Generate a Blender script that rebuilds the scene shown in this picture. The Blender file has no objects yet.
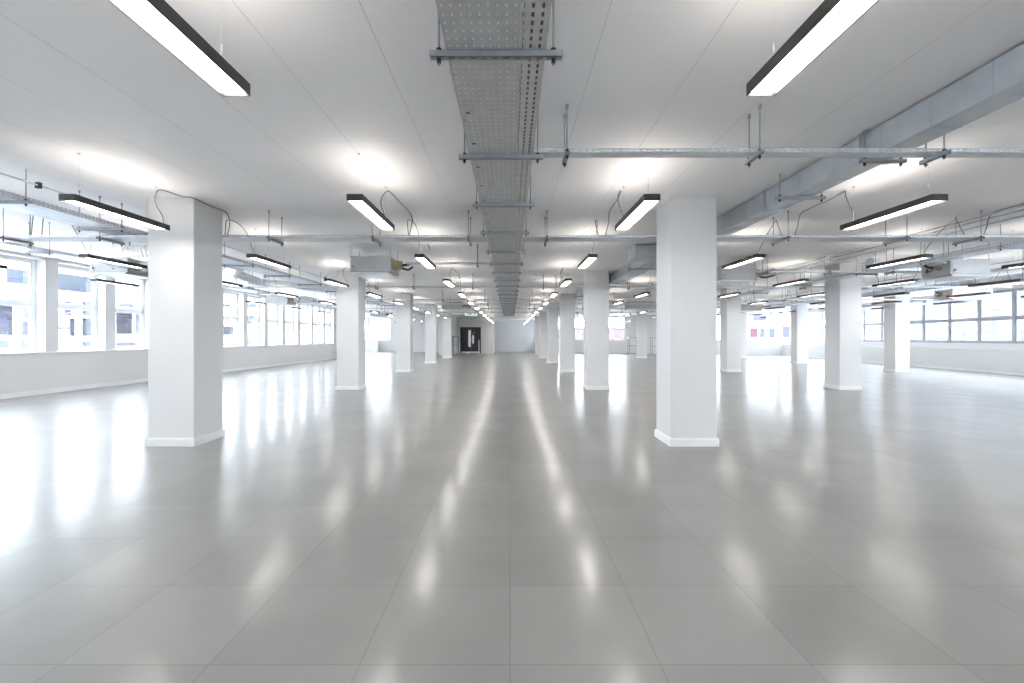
import bpy, bmesh, math, random
from mathutils import Vector, Matrix
random.seed(7)
sc = bpy.context.scene
COL = sc.collection
PI = math.pi

# ------------------------------------------------------------------ camera
EYE = 1.30
cam_d = bpy.data.cameras.new('camera')
cam_d.sensor_width = 36.0
cam_d.lens = 460.0/1024.0*36.0
cam_d.shift_x = 2.0/1024.0
cam_d.shift_y = -3.5/1024.0
cam_d.clip_end = 500
cam = bpy.data.objects.new('camera', cam_d); COL.objects.link(cam)
cam.location = (0, 0, 1.3245); cam.rotation_euler = (PI/2, 0, 0)
sc.camera = cam

# ------------------------------------------------------------------ sky, exposure
SKY = 6.6
world = bpy.data.worlds.new('overcast_sky'); sc.world = world
world.use_nodes = True
wn = world.node_tree; wn.nodes.clear()
bg = wn.nodes.new('ShaderNodeBackground'); bg.inputs[0].default_value = (0.86, 0.91, 1.0, 1); bg.inputs[1].default_value = SKY
wo = wn.nodes.new('ShaderNodeOutputWorld'); wn.links.new(bg.outputs[0], wo.inputs[0])
sc.view_settings.view_transform = 'Standard'
sc.view_settings.look = 'None'
sc.view_settings.gamma = 1.0
sc.view_settings.use_curve_mapping = False
sc.view_settings.exposure = 2.12
sc.cycles.max_bounces = 10
sc.cycles.diffuse_bounces = 6
sc.cycles.glossy_bounces = 5
sc.cycles.transmission_bounces = 6
sc.cycles.transparent_max_bounces = 16
sc.cycles.sample_clamp_indirect = 6.0
sc.cycles.caustics_reflective = False
sc.cycles.caustics_refractive = False
LAMP_DOWN, LAMP_UP = 6.6, 3.3

# ------------------------------------------------------------------ room dimensions (metres, z of the photo = +Y)
C_LOW, C_UP = EYE+1.745, 3.24           # the lower slab band and the higher bays beside the windows
BAND = (-4.93, 7.4)
XL = -11.0
BACK = -3.0
SILL, HEAD, TRANSOM = 0.967, 3.17, 2.13
def right_x(y): return 15.75 + 0.14*y

# ------------------------------------------------------------------ mesh helpers
class MB:
    def __init__(s): s.v = []; s.f = []
    def box(s, a, b):
        x0, y0, z0 = [min(a[i], b[i]) for i in range(3)]; x1, y1, z1 = [max(a[i], b[i]) for i in range(3)]
        n = len(s.v)
        s.v += [(x0,y0,z0),(x1,y0,z0),(x1,y1,z0),(x0,y1,z0),(x0,y0,z1),(x1,y0,z1),(x1,y1,z1),(x0,y1,z1)]
        s.f += [tuple(n+i for i in q) for q in ((0,3,2,1),(4,5,6,7),(0,1,5,4),(1,2,6,5),(2,3,7,6),(3,0,4,7))]
        return s
    def prism(s, pts, z0, z1):
        n = len(s.v); k = len(pts)
        s.v += [(p[0],p[1],z0) for p in pts] + [(p[0],p[1],z1) for p in pts]
        s.f.append(tuple(n+i for i in reversed(range(k)))); s.f.append(tuple(n+k+i for i in range(k)))
        for i in range(k):
            j = (i+1) % k; s.f.append((n+i, n+j, n+k+j, n+k+i))
        return s
    def tube(s, pts, r, seg=6, radii=None):
        pts = [Vector(p) for p in pts]; n0 = len(s.v); up = None
        for i, p in enumerate(pts):
            d = (pts[min(i+1, len(pts)-1)] - pts[max(i-1, 0)]).normalized()
            if up is None: up = Vector((0,0,1)) if abs(d.z) < .9 else Vector((1,0,0))
            u = d.cross(up); 
            if u.length < 1e-4: u = d.cross(Vector((1,.3,0)))
            u.normalize(); w = u.cross(d).normalized(); up = w
            rr = radii[i] if radii else r
            for k in range(seg):
                a = 2*PI*k/seg; s.v.append(tuple(p + u*math.cos(a)*rr + w*math.sin(a)*rr))
        for i in range(len(pts)-1):
            for k in range(seg):
                a = n0+i*seg+k; b = n0+i*seg+(k+1) % seg
                s.f.append((a, b, b+seg, a+seg))
        s.f.append(tuple(n0+k for k in reversed(range(seg))))
        e = n0+(len(pts)-1)*seg; s.f.append(tuple(e+k for k in range(seg)))
        return s
    def mesh(s, name, mat, bevel=0, smooth=False):
        me = bpy.data.meshes.new(name); me.from_pydata(s.v, [], s.f); me.update()
        bm = bmesh.new(); bm.from_mesh(me)
        bmesh.ops.recalc_face_normals(bm, faces=bm.faces)
        if bevel:
            bmesh.ops.bevel(bm, geom=[e for e in bm.edges if e.is_manifold and e.calc_face_angle(0) > .5], offset=bevel, segments=2, affect='EDGES')
        bm.to_mesh(me); bm.free()
        if smooth:
            for p in me.polygons: p.use_smooth = True
        me.materials.append(mat)
        return me
    def build(s, name, mat, parent=None, bevel=0, smooth=False, kind=None, loc=None):
        o = bpy.data.objects.new(name, s.mesh(name, mat, bevel, smooth)); COL.objects.link(o)
        if parent: o.parent = parent
        if kind: o['kind'] = kind
        if loc: o.location = loc
        return o

def curve_pts(ctrl, n=6):
    P = [Vector(p) for p in ctrl]; out = []
    for i in range(len(P)-1):
        p0 = P[max(i-1,0)]; p1 = P[i]; p2 = P[i+1]; p3 = P[min(i+2,len(P)-1)]
        for k in range(n):
            t = k/n
            out.append(0.5*((2*p1)+(-p0+p2)*t+(2*p0-5*p1+4*p2-p3)*t*t+(-p0+3*p1-3*p2+p3)*t*t*t))
    out.append(P[-1]); return out

def tag(o, label, cat, group=None, kind=None):
    o['label'] = label; o['category'] = cat
    if group: o['group'] = group
    if kind: o['kind'] = kind
    return o
def thing(name, label, cat, loc=(0,0,0), rz=0, group=None):
    o = bpy.data.objects.new(name, None); o.empty_display_size = .1; COL.objects.link(o)
    o.location = loc; o.rotation_euler = (0,0,rz)
    return tag(o, label, cat, group)
def kids(o): return [c for c in bpy.data.objects if c.parent == o]
def copy_tree(o, parent=None):
    c = o.copy(); COL.objects.link(c); c.parent = parent
    for ch in kids(o): copy_tree(ch, c)
    return c

# ------------------------------------------------------------------ materials
def mat(name, color, rough=.5, metal=0, noise=0, nscale=5, spec=.5, bump=0, coat=0):
    m = bpy.data.materials.new(name); m.use_nodes = True
    nt = m.node_tree; b = nt.nodes['Principled BSDF']
    b.inputs['Base Color'].default_value = (*color, 1); b.inputs['Roughness'].default_value = rough
    b.inputs['Metallic'].default_value = metal; b.inputs['Specular IOR Level'].default_value = spec
    b.inputs['Coat Weight'].default_value = coat
    tc = nt.nodes.new('ShaderNodeTexCoord'); nz = nt.nodes.new('ShaderNodeTexNoise')
    nz.inputs['Scale'].default_value = nscale; nz.inputs['Detail'].default_value = 4
    nt.links.new(tc.outputs['Object'], nz.inputs['Vector'])
    if noise:
        mr = nt.nodes.new('ShaderNodeMapRange'); mr.inputs[1].default_value = .3; mr.inputs[2].default_value = .7
        mr.inputs[3].default_value = 1-noise; mr.inputs[4].default_value = 1+noise
        nt.links.new(nz.outputs['Fac'], mr.inputs[0])
        mx = nt.nodes.new('ShaderNodeVectorMath'); mx.operation = 'SCALE'
        mx.inputs[0].default_value = color; nt.links.new(mr.outputs[0], mx.inputs['Scale'])
        nt.links.new(mx.outputs[0], b.inputs['Base Color'])
    if bump:
        bp = nt.nodes.new('ShaderNodeBump'); bp.inputs['Strength'].default_value = bump; bp.inputs['Distance'].default_value = .01
        nt.links.new(nz.outputs['Fac'], bp.inputs['Height']); nt.links.new(bp.outputs[0], b.inputs['Normal'])
    return m
def emit(name, color, s):
    m = bpy.data.materials.new(name); m.use_nodes = True; nt = m.node_tree; nt.nodes.clear()
    e = nt.nodes.new('ShaderNodeEmission'); e.inputs[0].default_value = (*color,1); e.inputs[1].default_value = s
    o = nt.nodes.new('ShaderNodeOutputMaterial'); nt.links.new(e.outputs[0], o.inputs[0]); return m
def math_node(nt, op, a, b=None, c=None):
    n = nt.nodes.new('ShaderNodeMath'); n.operation = op
    for i, x in enumerate((a, b, c)):
        if x is None: continue
        if isinstance(x, (int, float)): n.inputs[i].default_value = x
        else: nt.links.new(x, n.inputs[i])
    return n.outputs[0]
def line_mask(nt, coord, period, offset, width):
    """1 on a joint of the given width repeated every period, 0 elsewhere"""
    t = math_node(nt, 'DIVIDE', math_node(nt, 'SUBTRACT', coord, offset), period)
    d = math_node(nt, 'ABSOLUTE', math_node(nt, 'SUBTRACT', math_node(nt, 'FRACT', math_node(nt, 'ADD', t, .5)), .5))
    return math_node(nt, 'LESS_THAN', d, width/period/2)

WHITE = mat('white_wall_paint', (.65,.645,.638), .55, noise=.015, nscale=1.5)
PAINT = mat('white_gloss_paint', (.76,.76,.755), .35, noise=.01)
FRAME = mat('white_window_frame', (.86,.87,.88), .35, noise=.01)
STEEL = mat('galvanised_steel', (.60,.62,.64), .42, metal=.6, noise=.10, nscale=9)
DUCT = mat('duct_sheet_steel', (.50,.53,.56), .38, metal=.5, noise=.08, nscale=5)
STEELD = mat('dull_steel_channel', (.34,.35,.37), .45, metal=.7, noise=.1, nscale=20)
UNIT = mat('grey_unit_casing', (.47,.47,.47), .5, metal=.35, noise=.05, nscale=6)
BLACK = mat('black_housing', (.035,.030,.030), .45, noise=.05)
CORD = mat('grey_cord', (.13,.125,.12), .5, noise=.05)
DARK = mat('dark_rubber', (.02,.02,.02), .6, noise=.05)
BRASS = mat('brass_fitting', (.42,.34,.22), .5, metal=.3, noise=.15, nscale=30)
FOIL = mat('foil_flexible_duct', (.72,.75,.79), .35, metal=.6, noise=.12, nscale=25, bump=.6)
DOORM = mat('dark_grey_door', (.022,.022,.026), .3, noise=.05)
CHROME = mat('brushed_handle', (.75,.75,.75), .25, metal=.9, noise=.02)
DIFF = emit('lamp_diffuser_glow', (1.0,.945,.89), LAMP_DOWN)
UPL = emit('lamp_uplight_glow', (1.0,.92,.84), LAMP_UP)

def glass_mat():
    m = bpy.data.materials.new('clear_window_glass'); m.use_nodes = True; nt = m.node_tree; nt.nodes.clear()
    t = nt.nodes.new('ShaderNodeBsdfTransparent'); t.inputs[0].default_value = (.93,.96,.97,1)
    g = nt.nodes.new('ShaderNodeBsdfGlossy'); g.inputs['Roughness'].default_value = .02
    fr = nt.nodes.new('ShaderNodeFresnel'); fr.inputs[0].default_value = 1.45
    mx = nt.nodes.new('ShaderNodeMixShader'); o = nt.nodes.new('ShaderNodeOutputMaterial')
    sc_ = math_node(nt, 'MULTIPLY', fr.outputs[0], .6)
    nt.links.new(sc_, mx.inputs[0]); nt.links.new(t.outputs[0], mx.inputs[1]); nt.links.new(g.outputs[0], mx.inputs[2])
    nt.links.new(mx.outputs[0], o.inputs[0]); return m
GLASS = glass_mat()

def floor_mat():
    m = mat('grey_floor_tiles', (.40,.40,.395), .22); nt = m.node_tree; b = nt.nodes['Principled BSDF']
    geo = nt.nodes.new('ShaderNodeNewGeometry'); sep = nt.nodes.new('ShaderNodeSeparateXYZ')
    nt.links.new(geo.outputs['Position'], sep.inputs[0])
    X, Y = sep.outputs[0], sep.outputs[1]
    jx = line_mask(nt, X, .61, 0.0, .0055); jy = line_mask(nt, Y, .593, 1.865, .0055)
    j = math_node(nt, 'MAXIMUM', jx, jy)
    cx = math_node(nt, 'FLOOR', math_node(nt, 'DIVIDE', X, .61)); cy = math_node(nt, 'FLOOR', math_node(nt, 'DIVIDE', math_node(nt,'SUBTRACT',Y,1.865), .593))
    cmb = nt.nodes.new('ShaderNodeCombineXYZ'); nt.links.new(cx, cmb.inputs[0]); nt.links.new(cy, cmb.inputs[1])
    wn_ = nt.nodes.new('ShaderNodeTexWhiteNoise'); wn_.noise_dimensions = '2D'; nt.links.new(cmb.outputs[0], wn_.inputs['Vector'])
    n1 = nt.nodes.new('ShaderNodeTexNoise'); n1.inputs['Scale'].default_value = 1.6; n1.inputs['Detail'].default_value = 6
    nt.links.new(geo.outputs['Position'], n1.inputs['Vector'])
    v = math_node(nt, 'ADD', math_node(nt, 'MULTIPLY', wn_.outputs['Value'], .11), math_node(nt, 'MULTIPLY', n1.outputs['Fac'], .30))
    v = math_node(nt, 'ADD', v, .78)
    # all joints are a little darker than the tiles
    v = math_node(nt, 'MULTIPLY', v, math_node(nt, 'SUBTRACT', 1.0, math_node(nt, 'MULTIPLY', j, .22)))
    mx = nt.nodes.new('ShaderNodeVectorMath'); mx.operation = 'SCALE'; mx.inputs[0].default_value = (.24,.236,.230)
    nt.links.new(v, mx.inputs['Scale']); nt.links.new(mx.outputs[0], b.inputs['Base Color'])
    n2 = nt.nodes.new('ShaderNodeTexNoise'); n2.inputs['Scale'].default_value = 3.0; n2.inputs['Detail'].default_value = 5
    nt.links.new(geo.outputs['Position'], n2.inputs['Vector'])
    r = math_node(nt, 'ADD', math_node(nt, 'MULTIPLY', n2.outputs['Fac'], .08), .125)
    r = math_node(nt, 'ADD', r, math_node(nt, 'MULTIPLY', wn_.outputs['Value'], .015))
    nt.links.new(r, b.inputs['Roughness'])
    b.inputs['Specular IOR Level'].default_value = .65
    # each tile lies very slightly out of level
    sub = nt.nodes.new('ShaderNodeVectorMath'); sub.operation = 'SUBTRACT'; nt.links.new(wn_.outputs['Color'], sub.inputs[0]); sub.inputs[1].default_value = (.5,.5,.5)
    scl = nt.nodes.new('ShaderNodeVectorMath'); scl.operation = 'SCALE'; nt.links.new(sub.outputs[0], scl.inputs[0]); scl.inputs['Scale'].default_value = .010
    add = nt.nodes.new('ShaderNodeVectorMath'); add.operation = 'ADD'; nt.links.new(geo.outputs['Normal'], add.inputs[0]); nt.links.new(scl.outputs[0], add.inputs[1])
    nrm = nt.nodes.new('ShaderNodeVectorMath'); nrm.operation = 'NORMALIZE'; nt.links.new(add.outputs[0], nrm.inputs[0])
    nt.links.new(nrm.outputs[0], b.inputs['Normal'])
    # the worn lacquer: half of it is polished, half is scuffed
    b2 = nt.nodes.new('ShaderNodeBsdfPrincipled'); nt.links.new(mx.outputs[0], b2.inputs['Base Color']); nt.links.new(nrm.outputs[0], b2.inputs['Normal'])
    b2.inputs['Roughness'].default_value = .38; b2.inputs['Specular IOR Level'].default_value = .65
    mix = nt.nodes.new('ShaderNodeMixShader'); mix.inputs[0].default_value = .5
    out = nt.nodes['Material Output']
    nt.links.new(b.outputs[0], mix.inputs[1]); nt.links.new(b2.outputs[0], mix.inputs[2]); nt.links.new(mix.outputs[0], out.inputs['Surface'])
    return m
FLOOR = floor_mat()

def ceil_mat():
    m = mat('painted_ceiling_boards', (.80,.795,.785), .6); nt = m.node_tree; b = nt.nodes['Principled BSDF']
    geo = nt.nodes.new('ShaderNodeNewGeometry'); sep = nt.nodes.new('ShaderNodeSeparateXYZ')
    nt.links.new(geo.outputs['Position'], sep.inputs[0])
    jx = line_mask(nt, sep.outputs[0], .645, -.77, .006)
    jy = line_mask(nt, sep.outputs[1], 3.0, 4.03, .005)
    j = math_node(nt, 'MAXIMUM', jx, math_node(nt, 'MULTIPLY', jy, .5))
    n1 = nt.nodes.new('ShaderNodeTexNoise'); n1.inputs['Scale'].default_value = .8; n1.inputs['Detail'].default_value = 6
    nt.links.new(geo.outputs['Position'], n1.inputs['Vector'])
    n3 = nt.nodes.new('ShaderNodeTexNoise'); n3.inputs['Scale'].default_value = 2.3
    nt.links.new(geo.outputs['Position'], n3.inputs['Vector'])
    jj = math_node(nt, 'MULTIPLY', j, math_node(nt, 'MULTIPLY', n3.outputs['Fac'], .42))
    v = math_node(nt, 'SUBTRACT', math_node(nt, 'ADD', math_node(nt, 'MULTIPLY', n1.outputs['Fac'], .05), .975), jj)
    mx = nt.nodes.new('ShaderNodeVectorMath'); mx.operation = 'SCALE'; mx.inputs[0].default_value = (.93,.925,.925)
    nt.links.new(v, mx.inputs['Scale']); nt.links.new(mx.outputs[0], b.inputs['Base Color'])
    return m
CEIL = ceil_mat()

def perf_mat(name, color, px, py, wx, wy, ax='XY'):
    """galvanised sheet punched with a grid of slots"""
    m = mat(name, color, .42, metal=.4, noise=.10, nscale=12); nt = m.node_tree; b = nt.nodes['Principled BSDF']
    tc = nt.nodes.new('ShaderNodeTexCoord'); sep = nt.nodes.new('ShaderNodeSeparateXYZ'); nt.links.new(tc.outputs['Object'], sep.inputs[0])
    I = {'X': 0, 'Y': 1, 'Z': 2}
    a = line_mask(nt, sep.outputs[I[ax[0]]], px, px/2, wx); c = line_mask(nt, sep.outputs[I[ax[1]]], py, .016 if ax[1] == 'Z' else 0, wy)
    nt.links.new(math_node(nt, 'SUBTRACT', 1.0, math_node(nt, 'MULTIPLY', a, c)), b.inputs['Alpha'])
    return m
PERF_Y = perf_mat('perforated_tray_steel', (.56,.57,.57), .0366, .05, .008, .020, 'XY')
PERF_Y2 = perf_mat('slotted_tray_steel', (.62,.62,.60), .040, .05, .011, .030, 'XY')
STRUT = perf_mat('slotted_strut_steel', (.37,.38,.40), .05, 1.0, .028, .011, 'XY')
PERF_X = perf_mat('perforated_cross_tray_steel', (.66,.69,.72), .05, .045, .026, .009, 'XY')
PERF_XS = perf_mat('perforated_tray_side_steel', (.64,.66,.68), .05, .03, .022, .008, 'XZ')
PERF_YS = perf_mat('perforated_long_tray_side_steel', (.50,.52,.54), .05, .03, .022, .008, 'YZ')

# ------------------------------------------------------------------ the room shell
def outline(ex):      # plan of the room grown outward by ex
    return [(XL-ex, BACK-ex), (right_x(BACK)+ex, BACK-ex), (20.62+ex, 34.8+ex*.5), (3.0+ex*.3, 41.0+ex),
            (3.0+ex*.3, 43.5+ex), (-16-ex, 43.5+ex), (-16-ex, 30.2-ex), (XL-ex, 30.2-ex)]
MB().prism(outline(.35), -.12, 0).build('floor', FLOOR, kind='structure')
MB().prism(outline(.35), C_UP, C_UP+.25).box((BAND[0], BACK, C_LOW), (BAND[1], 43.5, C_UP+.01)).build('ceiling', CEIL, kind='structure')

# walls
w = MB()
XO = XL-.35
w.box((XO, BACK, 0), (XL, 30.2, SILL)).box((XO, BACK, HEAD), (XL, 30.2, C_UP))
PIER0, PITCH, PW = 11.05, 1.62, .32
piers = [PIER0+PITCH*k for k in range(-9, 13)]
piers = [p for p in piers if p > BACK and p < 29.6]
for p in piers[:-1]: w.box((XO, p-PW/2, SILL), (XL, p+PW/2, HEAD))
w.box((XO, BACK, SILL), (XL, piers[0]-PITCH+PW/2+.0, HEAD) if piers[0]-PITCH+PW/2 > BACK else (XL, BACK+.02, HEAD))
w.box((XO, piers[-1]-PW/2, SILL), (XL, 30.2, HEAD))
w.build('wall_left', WHITE, kind='structure')
MB().box((XL, BACK, 0), (XL+.018, 30.2, .11)).build('baseboard_left', PAINT, kind='structure')
MB().box((XL-.02, BACK, SILL), (XL+.03, 30.2, SILL+.03)).build('trim_1', PAINT, kind='structure')

wi = [0]
GREYFRAME = mat('pale_grey_window_frame', (.34,.35,.37), .4, noise=.01)
def window(origin, rz, width, sill, head, transom, mull=0, depth=.07, FRAME=FRAME):
    """a framed window: local x runs along the wall, local y is outward"""
    wi[0] += 1
    o = bpy.data.objects.new('window_%d' % wi[0], None); COL.objects.link(o); o['kind'] = 'structure'
    o.location = (origin[0], origin[1], 0); o.rotation_euler = (0, 0, rz)
    f = MB(); a = .055
    f.box((0,0,sill), (a,depth,head)).box((width-a,0,sill), (width,depth,head))
    f.box((a,0,sill), (width-a,depth,sill+a)).box((a,0,head-a), (width-a,depth,head))
    f.build('window_frame', FRAME, o)
    MB().box((a,-.01,transom-.035), (width-a,depth,transom+.035)).build('transom', FRAME, o)
    if mull:
        m = MB()
        for k in range(mull):
            xx = width*(k+1)/(mull+1); m.box((xx-.03,-.005,sill+a), (xx+.03,depth,head-a))
        m.build('mullion', FRAME, o)
    # opening casement inside the fixed frame
    s = MB(); b = a+.045
    for z0, z1 in ((sill+a, transom-.035), (transom+.035, head-a)):
        s.box((a,.015,z0), (b,depth-.01,z1)).box((width-b,.015,z0), (width-a,depth-.01,z1))
        s.box((b,.015,z0), (width-b,depth-.01,z0+.04)).box((b,.015,z1-.04), (width-b,depth-.01,z1))
    s.build('sash', FRAME, o)
    MB().box((a+.002,depth/2-.003,sill+a), (width-a-.002,depth/2+.003,transom-.036)).build('lower_pane', GLASS, o)
    MB().box((a+.002,depth/2-.003,transom+.036), (width-a-.002,depth/2+.003,head-a)).build('upper_pane', GLASS, o)
    return o
for i in range(len(piers)-1):
    y0 = piers[i]+PW/2; wd = PITCH-PW
    window((XO+.12, y0), PI/2, wd, SILL+.03, HEAD, TRANSOM)

# far left widening, end walls
EY, DY = 43.5, 38.5                 # end wall and door wall
MB().box((-16.3,29.85,0), (XO,30.2,C_UP)).build('wall_left_return', WHITE, kind='structure')
w = MB().box((-16.35,30.2,0), (-16,EY,SILL)).box((-16.35,30.2,HEAD), (-16,EY,C_UP))
FLW = [30.6+2.15*k for k in range(6)]
for k in range(7):
    yy = 30.2+2.15*k; w.box((-16.35,yy,SILL), (-16,min(yy+.4,EY) if k < 6 else EY,HEAD))
w.build('wall_far_left', WHITE, kind='structure')
for yy in FLW: window((-16.2, yy), PI/2, 1.75, SILL, HEAD, TRANSOM)  # added windows, out of sight, to brighten the far left end
w = MB(); S2 = 1.12
w.box((-16,EY,0), (-5.4,EY+.35,S2)).box((-16,EY,HEAD), (-5.4,EY+.35,C_UP))
w.box((-16,EY,S2), (-15.5,EY+.35,HEAD)).box((-13.5,EY,S2), (-13.3,EY+.35,HEAD)).box((-11.3,EY,S2), (-5.4,EY+.35,HEAD))
w.build('wall_end_left', WHITE, kind='structure')
MB().box((-15.98,EY-.4,0), (-12.4,EY-.002,1.14)).build('trim_2', PAINT, kind='structure')
window((-15.5,EY+.1), 0, 2.0, S2, HEAD, TRANSOM); window((-13.3,EY+.1), 0, 2.0, S2, HEAD, TRANSOM)
# stair core with the dark double door
DX0, DWD, DHT = -4.17, 1.73, 2.24
w = MB()
w.box((-5.4,34.6,0), (-4.48,DY,C_UP)).box((-5.4,DY,0), (DX0,DY+.2,C_UP)).box((DX0+DWD,DY,0), (-1.46,DY+.2,C_UP)).box((DX0,DY,DHT), (DX0+DWD,DY+.2,C_UP))
w.box((-5.4,DY+.2,0), (-5.2,EY,C_UP)).box((-1.66,DY+.2,0), (-1.46,EY,C_UP)).box((-5.2,DY+1.5,0),(-1.66,DY+1.6,C_UP))
w.build('wall_stair_core', WHITE, kind='structure')
MB().box((-1.66,EY,0), (3.35,EY+.35,C_UP)).build('wall_end', WHITE, kind='structure')
MB().box((3.0,41.0,0), (3.2,EY,.9)).box((3.0,41.0,HEAD), (3.2,EY,C_UP)).box((3.0,41.0,.9), (3.2,41.2,HEAD)).box((3.0,43.3,.9), (3.2,EY,HEAD)).build('wall_lobby_right', WHITE, kind='structure')
window((3.06, 43.3), -PI/2, 2.1, .9, HEAD, TRANSOM)  # added window, hidden from the camera, to flood the lobby with daylight
w = MB(); XE = right_x(BACK)+.35
w.box((XO,BACK-.35,0), (XE,BACK,.8)).box((XO,BACK-.35,HEAD-.2), (XE,BACK,C_UP))
xs = [0.9, 6.8]  # unseen windows added behind the camera to light the column fronts
p0 = XO
for x in xs: w.box((p0,BACK-.35,.8), (x,BACK,HEAD-.2)); p0 = x+1.1
w.box((p0,BACK-.35,.8), (XE,BACK,HEAD-.2))
w.build('wall_back', WHITE, kind='structure')
for x in xs: window((x+1.1,BACK-.15), PI, 1.1, .8, HEAD-.2, 2.1)

# the angled right wall: a low spandrel, a deep white ledge, a continuous ribbon of windows
RA = math.atan2(1.0, .14)                 # direction of the wall in plan
RZ = 34.8-BACK; RL = math.hypot(RZ, .14*RZ)
def empty_struct(name, x, y, rz):
    o = bpy.data.objects.new(name, None); COL.objects.link(o); o.location = (x,y,0); o.rotation_euler = (0,0,rz); o['kind'] = 'structure'; return o
rw = MB()
rw.box((0,0,0), (RL,-.12,.87))                         # spandrel
rw.box((0,.0,.87), (RL,-.35,.895))                     # ledge
rw.box((0,-.30,0), (RL,-.42,1.12))                     # upstand under the frames
rw.box((0,-.28,3.12), (RL,-.42,C_UP))
ro = rw.build('wall_right', WHITE, kind='structure'); ro.location = (right_x(BACK), BACK, 0); ro.rotation_euler = (0,0,RA)
bb = MB().box((0,0,0), (RL,.018,.09)).build('baseboard_right', PAINT, kind='structure'); bb.location = ro.location; bb.rotation_euler = ro.rotation_euler
RPITCH = 1.45*RL/RZ
def rpoint(s, out): # point along the right wall
    return (right_x(BACK)+math.cos(RA)*s+math.sin(RA)*out, BACK+math.sin(RA)*s-math.cos(RA)*out)
s0 = (16.88-BACK)*RL/RZ
k0 = -int(s0/RPITCH)
for k in range(k0, 40):
    s = s0+k*RPITCH+RPITCH
    if s > RL+.1: break
    x, y = rpoint(s, .33)
    window((x, y), RA+PI, RPITCH, 1.12, 3.12, 2.07, FRAME=GREYFRAME)
# angled far wall on the right
ax, ay, bx, by = 20.62, 34.8, 3.0, 41.0
FA = math.atan2(by-ay, bx-ax); FL = math.hypot(bx-ax, by-ay)
fw = MB(); FT = .3
fw.box((0,0,0), (FL,-FT,1.12)).box((0,0,HEAD), (FL,-FT,C_UP))
bays = [(.02,.215),(.225,.42),(.62,.735),(.745,.86),(.88,.985)]  # last bay is added, mostly hidden, for daylight at the far end
solid = [(0,.02),(.215,.225),(.42,.62),(.735,.745),(.86,.88),(.985,1.0)]
for a, b in solid: fw.box((a*FL,0,1.12), (b*FL,-FT,HEAD))
fo = fw.build('wall_far_right', WHITE, kind='structure'); fo.location = (ax,ay,0); fo.rotation_euler = (0,0,FA)
for a, b in bays:
    x = ax+math.cos(FA)*b*FL+math.sin(FA)*.12; y = ay+math.sin(FA)*b*FL-math.cos(FA)*.12
    window((x,y), FA+PI, (b-a)*FL, 1.12, HEAD, TRANSOM, mull=1)

# ------------------------------------------------------------------ the door
d = bpy.data.objects.new('door_1', None); COL.objects.link(d); d.location = (DX0,DY+.02,0); d['kind'] = 'structure'
MB().box((0,0,0), (.05,.12,DHT)).box((DWD-.05,0,0), (DWD,.12,DHT)).box((.05,0,DHT-.05), (DWD-.05,.12,DHT)).build('door_frame', DOORM, d)
mid = DWD*.55
l1 = MB().box((.055,.04,.02), (mid-.003,.09,DHT-.055)).build('door_leaf', DOORM, d)
l2 = MB().box((mid+.003,.04,.02), (DWD-.055,.09,DHT-.055)).build('door_leaf', DOORM, d)
LIT = emit('glowing_panel_glass', (.8,.82,.85), .12)  # panels glow by themselves; light from behind is put into the glass
MB().box((mid-.27,.03,.60), (mid-.06,.045,1.98)).build('vision_panel', LIT, l1)
MB().box((mid+.07,.03,.85), (mid+.20,.04,1.55)).build('vision_panel', LIT, l2)
MB().box((.08,.03,.04), (mid-.03,.042,.20)).build('kick_plate', CHROME, l1)
MB().box((mid+.03,.03,.04), (DWD-.08,.042,.20)).build('kick_plate', CHROME, l2)
MB().tube(curve_pts([(mid+.04,.04,.85),(mid+.04,-.03,.9),(mid+.04,-.03,1.35),(mid+.04,.04,1.4)]), .013).build('pull_handle', CHROME, l2)
MB().box((mid+.12,.03,1.70), (mid+.30,.038,1.86)).build('door_sign', mat('blue_sign',(.10,.13,.17),.4), l2)

# ------------------------------------------------------------------ columns
def make_column(x, y, label):
    h = (C_LOW if BAND[0] < x < BAND[1] else C_UP)
    t = thing('column', label, 'column', (x, y, 0), 0, 'white square columns')
    MB().box((-.28,-.28,0), (.28,.28,h)).build('shaft', WHITE, t, bevel=.004)
    s = MB(); a, b = .28, .302
    s.box((-b,-b,0), (b,-a,.085)).box((-b,a,0), (b,b,.085)).box((-b,-a,0), (-a,a,.085)).box((a,-a,0), (b,a,.085))
    s.box((-b+.008,-b+.008,.085), (b-.008,-a,.1)).box((-b+.008,a,.085), (b-.008,b-.008,.1)).box((-b+.008,-a,.085), (-a,a,.1)).box((a,-a,.085), (b-.008,a,.1))
    s.build('skirting', PAINT, t)
    return t
ORD = ['nearest','second','third','fourth','fifth','sixth','seventh']
CY = [5.63+.28+6.12*k for k in range(7)]
rows = [(-4.15, 'row left of the central cable tray'), (2.25, 'row just right of the central cable tray'),
        (8.70, 'second row right of the central cable tray'), (15.25, 'row closest to the right windows')]
for x, rn in rows:
    for k, y in enumerate(CY):
        if x > 15 and (k < 2 or k > 4): continue
        if x > 8 and x < 9 and (k > 4 or k < 1): continue
        if (x < 0 and k > 4) or k > 5: continue
        kk = k - (2 if x > 15 else 1 if x > 8 else 0)
        make_column(x, y, 'white square column, %s the camera in the %s' % (ORD[kk]+(' to' if kk == 0 else ' from'), rn))

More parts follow.
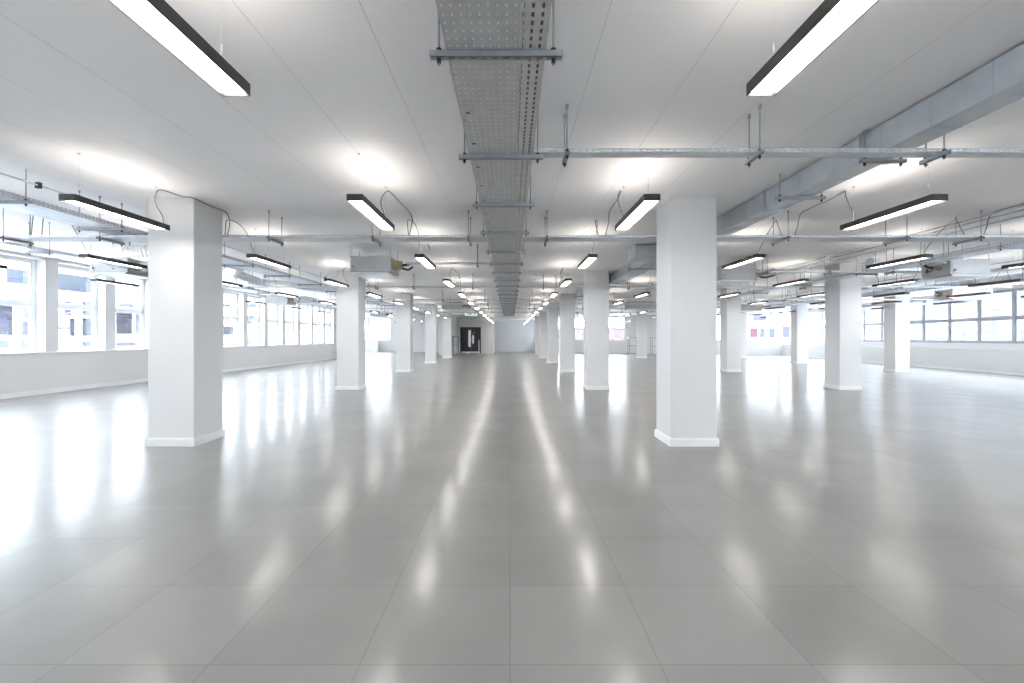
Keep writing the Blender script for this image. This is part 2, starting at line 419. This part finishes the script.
# ------------------------------------------------------------------ pendant lights
H_B = EYE+1.27             # underside of the lamps
LEN, WID, HGT = 1.17, .145, .062
def light_meshes():
    M = {}
    hw = WID/2
    b = MB()
    b.box((-hw,0,0), (-hw+.006,LEN,HGT)).box((hw-.006,0,0), (hw,LEN,HGT)).box((-hw+.006,0,0), (hw-.006,.006,HGT)).box((-hw+.006,LEN-.006,0), (hw-.006,LEN,HGT))
    b.box((-hw+.006,.006,.028), (hw-.006,LEN-.006,.034))
    M['housing'] = b.mesh('housing', BLACK)
    M['diffuser'] = MB().box((-hw+.007,.007,.016), (hw-.007,LEN-.007,.022)).mesh('diffuser', DIFF)
    M['uplight_lens'] = MB().box((-hw+.03,.05,HGT-.012), (hw-.03,LEN-.05,HGT-.006)).mesh('uplight_lens', UPL)
    M['gripper'] = MB().tube([(0,0,0),(0,0,.03)], .005, 6).mesh('wire_gripper', STEEL)
    for nm, top in (('low', C_LOW-H_B), ('high', C_UP-H_B)):
        M['wire_'+nm] = MB().tube([(0,0,.034),(0,0,top)], .0013, 4).tube([(0,0,top-.012),(0,0,top)], .012, 8).mesh('suspension_wire', STEEL)
    for nm, top in (('low', C_LOW-H_B-.008), ('high', C_UP-H_B-.008)):
        tr = 1.42-1.27
        M['cord_on_'+nm] = MB().tube(curve_pts([(0,LEN-.10,.06),(-.015,LEN-.13,.15),(-.055,LEN-.12,.28),(-.05,LEN-.06,top-.08),(-.015,LEN-.01,top-.015),(.01,LEN+.06,top-.004),(.03,LEN+.35,top-.012),(.04,LEN+.62,top-.006),(.055,LEN+.90,top-.015),(.07,LEN+.98,top-.09),(.055,LEN+.98,.30),(.02,LEN+1.0,tr)]), .0055, 6).mesh('power_cord', CORD, smooth=True)
        M['cord_round_'+nm] = MB().tube(curve_pts([(.02,LEN-.03,.06),(.02,LEN-.05,.16),(-.035,LEN-.07,.28),(-.04,LEN-.07,top-.07),(.0,LEN-.04,top-.006),(.12,LEN+.12,top-.03),(.172,LEN+.26,top-.012),(.178,LEN+.60,top-.02),(.178,LEN+.86,top-.012),(.185,LEN+.93,top-.06),(.16,LEN+.99,.30),(.12,LEN+1.0,tr)]), .0055, 6).mesh('power_cord', CORD, smooth=True)
        M['cord_back_'+nm] = MB().tube(curve_pts([(.01,.10,.06),(.0,.02,.17),(.02,-.12,.33),(.0,-.34,top-.02),(-.06,-.5,top-.01),(-.05,-.56,top-.15),(-.02,-.62,tr)]), .0055, 6).mesh('power_cord', CORD, smooth=True)
    return M
LM = light_meshes()
def link(name, me, parent, loc=(0,0,0)):
    o = bpy.data.objects.new(name, me); COL.objects.link(o); o.parent = parent; o.location = loc; return o
def make_light(x, y, label, cord, group='rows of black pendant lights'):
    top = 'low' if BAND[0] < x < BAND[1] else 'high'
    t = thing('pendant_light', label, 'pendant light', (x, y, H_B), 0, group)
    link('housing', LM['housing'], t); link('diffuser', LM['diffuser'], t); link('uplight_lens', LM['uplight_lens'], t)
    for yy in (.12, LEN-.12):
        wv = link('suspension_wire', LM['wire_'+top], t, (0,yy,0))
        link('wire_gripper', LM['gripper'], wv, (0,0,.16))
    if cord: link('power_cord', LM['cord_%s_%s' % (cord, top)], t)
    return t
cols = [(-9.15,'fourth line left'), (-6.62,'third line left'), (-4.02,'second line left'), (-1.41,'first line left'),
        (1.29,'first line right'), (3.90,'second line right'), (6.50,'third line right'), (8.95,'fourth line right'), (11.3,'fifth line right'), (13.6,'sixth line right'), (15.9,'seventh line right')]
NTH = ['first','second','third','fourth','fifth','sixth','seventh','eighth','ninth','tenth','eleventh','twelfth','thirteenth','fourteenth','fifteenth','sixteenth','seventeenth']
def far_limit(x): return 34.4 if -6 < x < -3 else 38.2 if x < 0 and x > -3 else 42.0 if 0 < x < 3 else (34.8+(20.62-x)*.352-.6 if x > 3 else (29.4 if x < -11 else 42.5))
for x, cn in cols:
    seen = 0
    for k in range(-1, 16):
        y = 1.20+2.97*k
        if y+LEN > far_limit(x) or x > right_x(y)-.7: continue
        px = abs(x)*460/max(y+LEN, .01)
        inview = (y+LEN > 0 and px < 560 and (H_B-EYE)*460/(y+LEN) < 345)
        if not inview and abs(x) > 10: continue
        cord = {1:'on', 2:'back', 3:'on', 4:'back', 5:'on', 6:'back', 7:'on', 8:'back'}.get(k)
        if x == -9.15: cord = None
        if x == -4.02 and cord == 'on': cord = 'round'
        if inview:
            seen += 1
            lb = 'black pendant light, %s from the camera in the %s of the central tray' % (NTH[seen-1], cn)
        else:
            lb = 'black pendant light beside or behind the camera, %s of the central tray' % cn
        make_light(x, y, lb, cord)

# ------------------------------------------------------------------ cable trays and their hangers
H_T = EYE+1.385          # underside of the cross trays
def rod(mb, x, y, z0, z1): mb.tube([(x,y,z0),(x,y,z1)], .006, 6)
def hanger(parent, x0, y0, x1, y1, z, top, ch=.03):
    """strut channel from (x0,y0) to (x1,y1) hung on two threaded rods; z = underside of what it carries"""
    L = math.hypot(x1-x0, y1-y0); a = math.atan2(y1-y0, x1-x0)
    h = ch/2
    b = MB().box((-.02,-h,z-ch), (L+.02,h,z-ch+.003)).box((-.02,-h,z-ch), (L+.02,-h+.003,z)).box((-.02,h-.003,z-ch), (L+.02,h,z))
    n = max(2, int(L/.06))
    for i in range(n):
        xx = L*(i+.5)/n; b.box((xx-.018,-h,z-.004), (xx+.012,h,z-.001))
    o = b.build('hanger_bracket', STRUT, parent); o.location = (x0,y0,0); o.rotation_euler = (0,0,a)
    for xx in (.02, L-.02):
        r = MB(); rod(r, 0, 0, z-ch-.03, top); r.tube([(0,0,top-.03),(0,0,top)], .012, 8)
        ro_ = r.build('threaded_rod', STEELD, o); ro_.location = (xx,0,0)
        MB().tube([(0,0,z-ch-.022),(0,0,z-ch-.002)], .010, 6).build('nut', DARK, o).location = (xx,0,0)
        MB().tube([(0,0,z+.002),(0,0,z+.014)], .013, 6).build('washer', DARK, o).location = (xx,0,0)
    return o

def tray_x(x0, x1, y0, wd, label, hangers, z=H_T, sides=.032, group='cable trays crossing the room', bed=None):
    t = thing('cable_tray', label, 'cable tray', (x0, y0, z), 0, group)
    L = x1-x0
    MB().box((0,0,0), (L,wd,.0025)).build('tray_bed', bed or PERF_X, t)
    for yy, s in ((0,1), (wd,-1)):
        MB().box((0,yy,0), (L,yy+s*.002,sides)).box((0,yy,sides-.002), (L,yy+s*.012,sides)).build('side_rail', PERF_XS, t)
    for hx in hangers:
        top = (C_LOW if BAND[0] < hx < BAND[1] else C_UP)-z
        hanger(t, hx-x0, -.04, hx-x0, wd+.05, 0, top)
    return t
# spine tray, a wide perforated run and a narrow slotted run side by side
SP_Z = EYE+1.325
t = thing('central_cable_tray', 'long galvanised cable tray running down the middle of the ceiling', 'cable tray', (-.288, .3, SP_Z))
SL = 27.0
MB().box((0,0,0), (.33,SL,.0025)).build('wide_tray_bed', PERF_Y, t)
MB().box((.332,0,0), (.45,SL,.0025)).build('narrow_tray_bed', PERF_Y2, t)
for xx in (0, .328, .334, .448):
    MB().box((xx,0,0), (xx+.002,SL,.055)).build('side_rail', PERF_YS, t)
for k in range(23):
    yy = 2.09-.3+1.18*k if k < 4 else 5.73-.3+1.14*(k-3)
    if yy > SL-.2: break
    hanger(t, -.055, yy, .505, yy, 0, C_LOW-SP_Z)
sp = MB()
for k in range(9):
    sp.box((.0,1.2+k*2.9,-.002), (.33,1.23+k*2.9,0))
sp.build('splice_plate', STEEL, t)
cl = MB()
for yy in [2.35+.42*i for i in range(12)]: cl.box((.034,yy,-.004), (.058,yy+.012,-.001))
cl.build('tray_clip', DARK, t)
for i, xx in enumerate((.352,.372,.392,.412,.432)):
    tag(MB().tube([(xx-.288, .3+.1*j*10, SP_Z+.014+.003*math.sin(j*1.3+i)) for j in range(27)], .0095, 6).build('power_cable', DARK, smooth=True),
        'black power cable lying in the narrow side of the central tray', 'cable', 'black cables in the central tray')

tray_x(.17, 6.9, 3.41, .10, 'slim perforated tray crossing nearest the camera, right of the central tray', [.42,1.84,3.2,4.7,6.2], z=EYE+1.40)
tray_x(-9.6, 14.0, 6.22, .30, 'wide perforated tray crossing above the nearest columns', [-8.6,-6.83,-5.53,-3.25,-1.85,-.56,.50,2.3,3.75,5.35,6.35,7.9,10.5])
tray_x(-1.9, -.30, 8.42, .10, 'short slim tray joining the left ceiling unit to the central tray', [-1.5,-.6])
tray_x(5.1, 9.0, 9.5, .12, 'slim tray beside the right ceiling unit above the second column', [5.3,6.6,7.9])
tray_x(-9.0, 13.5, 12.36, .12, 'slim tray crossing above the second columns', [-7,-4.6,-3.6,-2.6,-1,.9,3.2,5.2,7.9,10.5])
tray_x(-9.0, 17.0, 16.4, .12, 'slim tray crossing just before the third columns', [-7,-4.6,-2.4,-.9,.8,3.4,5.6,9.8,12.5])
tray_x(-9.0, 17.5, 18.5, .13, 'slim tray crossing just after the third columns', [-7,-5.3,-2.4,-.9,.8,3.4,5.6,9.8,12.5])
tray_x(-8.0, 17.5, 21.4, .12, 'slim tray crossing midway between third and fourth columns', [-6,-2.4,-1,.9,3.4,6,11,14])
tray_x(-8.0, 17.5, 24.62, .15, 'slim tray crossing by the fourth columns', [-6,-2.2,-1,.9,3.6,6,11,14])
tray_x(-7.0, 14.0, 29.2, .2, 'farthest cross tray beyond the end of the central tray', [-6,-2.2,-1,.9,3.6,6,11], z=H_T-.06)

def tray_y(x0, y0, y1, wd, label, hangers, z=EYE+1.45, group='cable trays running lengthwise', sides=.055, bed=None):
    t = thing('cable_tray', label, 'cable tray', (x0, y0, z), 0, group)
    L = y1-y0
    MB().box((0,0,0), (wd,L,.0025)).build('tray_bed', bed or PERF_Y, t)
    for xx, s in ((0,1), (wd,-1)):
        MB().box((xx,0,0), (xx+s*.002,L,sides)).box((xx,0,sides-.002), (xx+s*.012,L,sides)).build('side_rail', PERF_YS, t)
    for hy in hangers:
        top = (C_LOW if (BAND[0] < x0 and x0+wd < BAND[1]) else C_UP)-z
        hanger(t, -.06, hy-y0, wd+.06, hy-y0, 0, top)
    return t
PALE = mat('pale_galvanised_tray', (.66,.71,.77), .4, metal=.55, noise=.15, nscale=8)
tray_y(-5.54, .3, 30.0, .47, 'wide pale tray running beside the left edge of the lower ceiling', [1.2,2.4,3.6,4.78,5.96,7.5,9,10.5,12.2,14,16,18,20,22,24,26,28], bed=PALE)
tray_y(7.72, 3.0, 27.0, .35, 'wide tray running beside the right edge of the lower ceiling', [3.6,4.9,7.2,8.6,10.2,12.4,14.5,17,19.5,22,25], bed=PALE)
tray_y(-7.9, 6.6, 26.0, .25, 'narrow tray running lengthwise towards the left windows', [7.6,9.2,10.8,12.6,14.5,17,20,23], bed=PALE)
tray_y(10.3, 6.6, 30.0, .25, 'narrow tray running lengthwise towards the right windows', [7.6,9.2,10.8,12.6,14.5,17,20,23,27], bed=PALE)

# conduits clamped along the edge of the lower ceiling
def conduit(pts, r, label, clamps=(), m=STEEL, group='conduits under the ceiling'):
    base = Vector(pts[0]); t = thing('conduit', label, 'conduit', base, 0, group)
    MB().tube([Vector(p)-base for p in pts], r, 8).build('pipe', m, t, smooth=True)
    for y in clamps:
        c = MB().box((-.025,-.015,-.03), (.025,.015,.03)).build('clamp', DARK, t); c.location = (0, y-base.y, .0)
    return t
conduit([(-4.9,.2,EYE+1.61),(-4.9,30,EYE+1.61)], .009, 'thin conduit clamped to the rods beside the left ceiling edge', [1.2,2.4,3.6,4.78,5.96,9,12.2,16,20])
for i, (xx, zz) in enumerate(((6.55,1.71),(6.75,1.71),(7.0,1.69))):
    conduit([(xx,4.9+.25*i,EYE+zz),(xx,29,EYE+zz)], .012, ['leftmost','middle','rightmost'][i]+' of three conduits along the ceiling before the right bay', [])
conduit([(-7.0,5.0,C_UP-.05),(-7.0,30,C_UP-.05)], .014, 'conduit high on the ceiling of the left bay', [])
conduit([(9.6,6.0,C_UP-.05),(9.6,30,C_UP-.05)], .014, 'conduit high on the ceiling of the right bay', [])
conduit([(12.2,9.0,C_UP-.05),(12.2,33,C_UP-.05)], .014, 'conduit nearest the right windows high on the ceiling', [])

# ------------------------------------------------------------------ the rectangular ventilation duct
DZ0, DZ1 = EYE+1.512, EYE+1.728
t = thing('ventilation_duct', 'long rectangular galvanised duct along the ceiling right of the nearest lights', 'duct', (2.965, .3, DZ0))
DW, DH = .215, DZ1-DZ0
def duct_seg(parent, x, y0, y1, wd, name='duct_section'):
    s = MB().box((x,y0,0), (x+wd,y1,DH)).build(name, DUCT, parent)
    f = MB(); 
    for yy in (y0, y1-.03):
        f.box((x-.018,yy,-.018), (x+wd+.018,yy+.012,DH+.012))
    f.build('flange', DUCT, s); 
    n = int((y1-y0)/.42)
    for i in range(1, n+1): MB().box((x-.003,y0+i*.42,-.003), (x+wd+.003,y0+i*.42+.006,DH)).build('seam', DUCT, s)
duct_seg(t, 0, 0, 3.58, DW); duct_seg(t, 0, 3.58, 5.05, DW); duct_seg(t, 0, 5.05, 6.6, DW); duct_seg(t, 0, 6.6, 8.1, DW)
MB().box((-.66,8.1,.0), (.27,8.62,DH)).box((-.68,8.09,-.015), (-.665,8.63,DH+.01)).build('branch_box', DUCT, t)
duct_seg(t, -.27, 8.62, 10.2, .36); duct_seg(t, -.27, 10.2, 12.0, .36); duct_seg(t, -.3, 12.0, 14.2, .36)
MB().prism([(-.3,14.2),(.06,14.2),(-.1,15.6),(-.5,15.6)], 0, DH).box((-.52,15.58,-.02), (-.08,15.62,DH+.01)).build('offset_bend', DUCT, t)
duct_seg(t, -.5, 15.6, 17.4, .4)
for yy, x0, x1 in ((.9,0,.3),(3.52,0,.30),(4.52,-.12,.32),(7.2,-.1,.32),(9.5,-.4,.2),(12.0,-.4,.2),(16,-.6,.1)):
    hanger(t, x0-.04, yy, x1, yy, -.004, C_LOW-DZ0)

# ------------------------------------------------------------------ fan coil units
def make_unit(x, y, wd, label, side=1, hz=1.257, foil=False):
    top = (C_LOW if BAND[0] < x < BAND[1] else C_UP)
    z = EYE+hz; t = thing('ceiling_air_unit', label, 'air conditioning unit', (x, y, z), 0, 'grey air units hung from the ceiling')
    H = .28; D = .62
    MB().box((.001 if side<0 else 0,0,0), (wd-.001 if side>0 else wd,D,H)).build('casing', UNIT, t, bevel=.006)
    MB().box((-.006,-.006,-.012), (wd+.006,.02,0)).box((wd*.45,-.004,H), (wd+.0,D*.8,H+.012)).build('casing_rim', STEELD, t)
    MB().box((.02,.01,-.045), (wd-.02,D+.15,-.012)).build('drip_tray', PAINT, t, bevel=.004)
    e = wd if side > 0 else 0
    c = MB()
    c.tube([(e,D*.35,H*.52),(e+side*.05,D*.35,H*.52)], .095 if side > 0 else .045, 16); c.tube([(e+side*.05,D*.35,H*.52),(e+side*.19,D*.35,H*.52)], .1, 16, radii=[.10,.08] if side > 0 else [.05,.04])
    c.build('duct_collar', BRASS, t, smooth=False)
    MB().box((min(e,e+side*.025),.0,.0), (max(e,e+side*.025),D,H)).build('end_flange', UNIT, t)
    p = MB()
    p.tube(curve_pts([(e+side*.17,.2,H*.5),(e+side*.3,.18,H*.55),(e+side*.42,.1,H*.62)]), .022, 8)
    p.tube(curve_pts([(e+side*.17,.22,H*.35),(e+side*.3,.2,H*.2),(e+side*.42,.05,H*.3)]), .018, 8)
    p.build('insulated_pipe', DARK, t, smooth=True)
    v = MB().tube([(.06,-.002,.08),(.06,-.03,.08)], .025, 10).box((.03,-.012,.01), (.11,0,.03)); v.build('valve', STEELD, t)
    for xx in (-.015, wd+.015):
        for yy in (.05, D-.05):
            r = MB(); rod(r, 0, 0, 0, top-z); ro_ = r.build('threaded_rod', STEELD, t); ro_.location = (xx,yy,0)
    if foil:
        q = curve_pts([(e+side*.15,D*.35,H*.5),(e+side*.5,D*.5,H*.6),(e+side*.8,D*1.1,H*.4),(e+side*.85,D*2.0,H*.5)], 14)
        rr = [.10+.008*(i%2) for i in range(len(q))]
        MB().tube(q, .1, 12, radii=rr).build('flexible_duct', FOIL, t)
    return t
make_unit(-2.95, 8.5, .72, 'grey ceiling air unit in front of the second left column')
make_unit(-2.85, 19.3, .80, 'small distant grey air unit above the far door, left of the central tray')
make_unit(4.40, 9.6, .72, 'grey ceiling air unit just right of the nearest right column', side=1)
make_unit(8.50, 8.85, .75, 'grey ceiling air unit at the right, nearest the camera on that side', side=-1)
make_unit(13.6, 14.1, 1.2, 'grey ceiling air unit close to the right windows', side=-1)
make_unit(10.1, 20.2, .95, 'distant grey air unit between the right hand columns', side=1)
make_unit(4.9, 19.0, 1.1, 'distant grey air unit seen between the second and nearest right columns', side=1)
make_unit(-8.55, 9.35, .75, 'grey ceiling air unit by the nearest left windows', side=1, hz=1.37, foil=True)
make_unit(-8.6, 16.2, .75, 'distant grey air unit by the left windows', side=1, foil=True)
make_unit(-7.9, 26.0, .8, 'farthest grey air unit by the left windows', side=1)

def flex_duct(pts, r, label, group='foil flexible ducts'):
    b = Vector(pts[0]); q = [p-b for p in curve_pts(pts, 24)]
    rr = [r+.010*(i % 2) for i in range(len(q))]
    o = MB().tube(q, r, 14, radii=rr).build('flexible_duct', FOIL); o.location = b
    return tag(o, label, 'flexible duct', group)
flex_duct([(-6.9,8.2,EYE+1.55),(-6.4,8.5,EYE+1.62),(-5.9,9.2,EYE+1.6),(-6.0,10.2,EYE+1.6),(-6.7,11.0,EYE+1.62),(-6.8,12.4,EYE+1.55)], .10, 'silver flexible duct beyond the nearest left column')
flex_duct([(-7.45,13.1,EYE+1.65),(-7.0,13.4,EYE+1.62),(-6.4,13.8,EYE+1.6),(-6.2,15.2,EYE+1.65)], .10, 'silver flexible duct farther along the left windows')
flex_duct([(8.2,10.5,EYE+1.75),(9.0,10.8,EYE+1.65),(10.0,10.9,EYE+1.65),(11.0,11.6,EYE+1.75)], .10, 'silver flexible duct above the right hand columns')
flex_duct([(5.6,15.4,EYE+1.55),(6.4,15.2,EYE+1.5),(6.9,15.6,EYE+1.5),(7.15,16.1,EYE+1.6)], .09, 'silver flexible duct behind the second row of right columns')
# spiral ducts hung lengthwise in the bays
def spiral(pts, r, label):
    b = Vector(pts[0]); t = thing('spiral_duct', label, 'duct', b, 0, 'round spiral ducts')
    MB().tube([Vector(p)-b for p in pts], r, 20).build('pipe', PALE, t, smooth=True)
    n = int((Vector(pts[1])-b).length/.9); rg = MB()
    dv = (Vector(pts[1])-b).normalized()
    for i in range(n+1): rg.tube([dv*(i*.9), dv*(i*.9+.04)], r+.008, 20)
    rg.build('collar', STEEL, t)
spiral([(14.5,12.0,EYE+1.78),(14.5,32,EYE+1.78)], .09, 'round duct running along above the right windows')

# ------------------------------------------------------------------ exit sign, floor boxes, racks, post
EXG = emit('green_sign_face', (.42,.50,.46), .38)
t = thing('exit_sign', 'small green hanging exit sign above the far dark door', 'exit sign', (-2.72, 27.6, EYE+1.35))
MB().box((0,0,0), (.76,.05,.25)).build('sign_box', UNIT, t)
MB().box((.01,-.004,.01), (.75,0,.24)).build('sign_face', EXG, t)
SW = mat('sign_white', (.85,.88,.86), .5)
a = MB().prism([(.50,.0),(.60,.0),(.60,.01),(.50,.01)], .11, .14)
a.v += [(.60,-.006,.07),(.68,-.006,.125),(.60,-.006,.18)]; n = len(a.v); a.f.append((n-3,n-2,n-1))
a.build('arrow', DARK, t).location = (0,-.012,0)
m = MB().tube([(.2,-.008,.2),(.2,-.008,.215)], .018, 8).box((.17,-.010,.10), (.22,-.006,.19)).box((.14,-.010,.04), (.18,-.006,.11)).box((.21,-.010,.04), (.25,-.006,.10)).box((.30,-.010,.03), (.42,-.006,.22))
m.build('pictogram', SW, t)
for xx in (.06,.70):
    r = MB(); rod(r, 0, 0, .25, C_LOW-EYE-1.35); r.build('suspension_rod', STEELD, t).location = (xx,.025,0)

def floor_box(x, y, rz, label):
    t = thing('floor_socket_plate', label, 'floor socket', (x,y,0), rz, 'small dark floor plates')
    MB().box((-.11,-.08,0), (.11,.08,.006)).build('plate', STEELD, t, bevel=.002)
    MB().box((-.06,-.04,.006), (.06,.04,.010)).build('lid', DARK, t)
floor_box(9.74, 11.8, 0, 'small dark floor plate between the two right hand columns')
floor_box(-3.72, 12.5, .3, 'small dark floor plate beside the second left column')
floor_box(1.72, 19.6, .2, 'small dark floor plate left of the third right column')
floor_box(8.25, 12.0, 0, 'small dark floor plate at the corner of the column right of centre')

def rack(x, y, wd, label, h=1.36):
    t = thing('metal_rack', label, 'rack', (x,y,0), 0, 'open metal racks')
    for px_ in (0, wd):
        for py_ in (0, .5): MB().box((px_-.022,py_-.022,0), (px_+.022,py_+.022,h)).build('post', STEELD, t)
    for z in (.06, h*.5, h-.04): MB().box((-.02,-.02,z), (wd+.02,.52,z+.05)).build('shelf', STEELD, t)
rack(10.9, 35.2, 1.1, 'open metal rack just left of the nearest right column')
rack(9.6, 37.0, .7, 'open metal rack right of the second column, by the far wall')
rack(-4.44, 35.6, .42, 'open metal rack left of the far dark door', 1.45)
t = thing('white_post', 'slim white post standing in front of the far dark door', 'post', (-2.58, 38.2, 0))
MB().box((-.04,-.04,0), (.04,.04,1.15)).build('shaft', PAINT, t); MB().box((-.1,-.1,0), (.1,.1,.03)).build('base', PAINT, t)

# ------------------------------------------------------------------ outside
GZ = -3.6
ASPH = mat('pale_street_paving', (.60,.61,.62), .8, noise=.06, nscale=.5)
MB().box((-140,-60,GZ-.2), (140,190,GZ)).build('ground_outside', ASPH, kind='structure')
def facade_mat(name, c): return mat(name, c, .8, noise=.03, nscale=.6)
RENDER_W = facade_mat('white_render', (.82,.83,.84)); RENDER_G = mat('grey_cladding', (.036,.042,.055), .8, noise=.05, spec=.05); BRICK = mat('pink_brick', (.068,.052,.058), .8, spec=.05)
WGL = mat('dark_window_glass', (.019,.018,.026), .7, noise=.1, spec=.05); WGP = mat('pale_window_glass', (.05,.052,.068), .7, noise=.1, spec=.05); LEDGE = facade_mat('stone_ledge', (.7,.71,.72))
REDP = mat('red_panel', (.062,.030,.040), .8, spec=.05)
def building(name, label, x0, y0, x1, y1, h, facing, wins, m, band=None):
    """facing '+x' or '-x' or '-y'; wins = list of (along, z, w, h, material)"""
    t = thing(name, label, 'building', ((x0+x1)/2,(y0+y1)/2,GZ), 0, 'buildings across the street')
    cx, cy = (x0+x1)/2, (y0+y1)/2
    MB().box((x0-cx,y0-cy,0), (x1-cx,y1-cy,h-GZ)).build('wall', m, t)
    MB().box((x0-cx-.25,y0-cy-.25,h-GZ), (x1-cx+.25,y1-cy+.25,h-GZ+.4)).build('parapet', LEDGE, t)
    for (s, z, ww, hh, wm) in wins:
        z -= GZ
        if facing == '+x':
            f = MB().box((x1-cx-.02,s-cy,z), (x1-cx+.06,s+ww-cy,z+hh)).build('window', wm, t)
            MB().box((x1-cx,s-.1-cy,z-.15), (x1-cx+.25,s+ww+.1-cy,z)).build('window_sill', LEDGE, f)
        elif facing == '-x':
            f = MB().box((x0-cx-.06,s-cy,z), (x0-cx+.02,s+ww-cy,z+hh)).build('window', wm, t)
            MB().box((x0-cx-.25,s-.1-cy,z-.15), (x0-cx,s+ww+.1-cy,z)).build('window_sill', LEDGE, f)
        else:
            f = MB().box((s-cx,y0-cy-.06,z), (s+ww-cx,y0-cy+.02,z+hh)).build('window', wm, t)
            MB().box((s-.1-cx,y0-cy-.25,z-.15), (s+ww+.1-cx,y0-cy,z)).build('window_sill', LEDGE, f)
    return t
# left: facades at x=-38; along = (38*460)/(510-px)
def al(px): return 38*460/(510-px)
def hh(y, px): return EYE+(340-y)*38/(510-px)
W = []
def win_px(xa, xb, ya, yb, m): W.append((al(xa), hh(yb, (xa+xb)/2), al(xb)-al(xa), hh(ya,(xa+xb)/2)-hh(yb,(xa+xb)/2), m))
win_px(-8,12,304,337,WGL); win_px(22,31.5,305,320,WGP); win_px(21,31.5,323.5,337,WGL); win_px(21,31,342,350,WGP); win_px(-6,8,342,350,WGP)
win_px(6,32,271,286,RENDER_G); win_px(-30,-14,304,337,WGL); win_px(-60,-40,304,337,WGL); win_px(-60,-20,271,286,RENDER_G)
building('apartment_building', 'white building with dark windows outside the nearest left window', -50, 14, -38, al(37), 7.2, '+x', W, RENDER_W)
W = []
win_px(57,92,266,294,RENDER_G); win_px(64,71,303,318,WGP); win_px(82,93,303,318,WGP); win_px(66,74.5,320,338,WGL); win_px(57,65,324,338,WGL); win_px(82,92.5,320,338,WGL); win_px(82,92.5,343,350,WGP)
win_px(116,132,311,336,WGL); win_px(135,139,311,336,WGL); win_px(119,133,305,309,WGP); win_px(116,140,298,300,WGP); win_px(116,138,344,350,WGP)
building('apartment_building', 'white building with a bluish upper storey behind the second left window', -50, al(43)+.4, -38, al(160), 6.8, '+x', W, RENDER_W)
W = []
win_px(222,234,328,337,WGL); win_px(223,232,306,309,WGP); win_px(250,256,317,321,WGL); win_px(248,258,305,310,WGP); win_px(247,252,318,326,WGP)
win_px(272,275,329,336,WGL); win_px(272,274,339,343,WGL); win_px(268,272,329,338,WGP); win_px(285,288,318,336,WGL); win_px(289,292,314,317,WGP); win_px(300,304.5,320,337,WGL); win_px(303,306,311,314,WGP)
win_px(314,316,318,335,WGP); win_px(325,328,331,337,WGP); win_px(328,332,318,330,WGP)
building('apartment_building', 'long white building outside the row of left windows behind the nearest column', -50, al(165), -38, 112, 9.0, '+x', W, RENDER_W)
# right: pale offices
WGB = mat('reflective_office_glass', (.17,.175,.19), .6, noise=.1, spec=.05)
W = [(s, z, 3.6, 1.9, WGB) for s in (22,27,32,37,42) for z in (-1.2,2.2,5.6)]
building('office_building', 'pale office building outside the right windows', 44, 10, 56, 62, 12, '-x', W, mat('pale_curtain_wall', (.115,.12,.135), .8, noise=.04, spec=.05))
# straight ahead right
W = [(36.2,EYE+.1,1.5,1.9,REDP),(38.0,EYE+.1,.7,1.9,WGP),(39.4,EYE+.1,3.2,1.7,WGP),(45,EYE+.1,5,.3,WGP),(37,EYE+2.6,2.0,1.6,WGP)]
building('shop_building', 'white building with a red panel outside the far right windows', 30, 70, 62, 80, 9.5, '-y', W, RENDER_W)
building('brick_building', 'low pink brick building seen past the second right column', 8, 80, 21.5, 90, 3.1, '-y', [(12,EYE-.6,1.2,.9,WGP),(15.5,EYE-.6,1.2,.9,WGP)], BRICK)
# bushes outside
LEAF = mat('yellow_green_foliage', (.30,.36,.14), .7, noise=.35, nscale=3)
def bush(x, y, r, label):
    b = bmesh.new()
    for i in range(14):
        c = Vector((random.uniform(-r,r)*.8, random.uniform(-r,r)*.8, random.uniform(-.5,1.0)*r))
        bmesh.ops.create_icosphere(b, subdivisions=2, radius=r*random.uniform(.35,.6), matrix=Matrix.Translation(c))
    for v in b.verts: v.co += Vector([random.uniform(-.06,.06)*r for _ in range(3)])
    t = thing('tree', label, 'tree', (x,y,GZ), 0, 'trees in the street')
    me = bpy.data.meshes.new('foliage'); b.to_mesh(me); b.free(); me.materials.append(LEAF)
    o = link('foliage', me, t, (0,0,EYE-GZ-.6))
    MB().tube([(0,0,0),(.05,0,2),(0,.05,3.6)], .1, 8).build('trunk', STEELD, t)
bush(-26, 46.5, 1.0, 'yellow green tree outside the left windows past the nearest column')
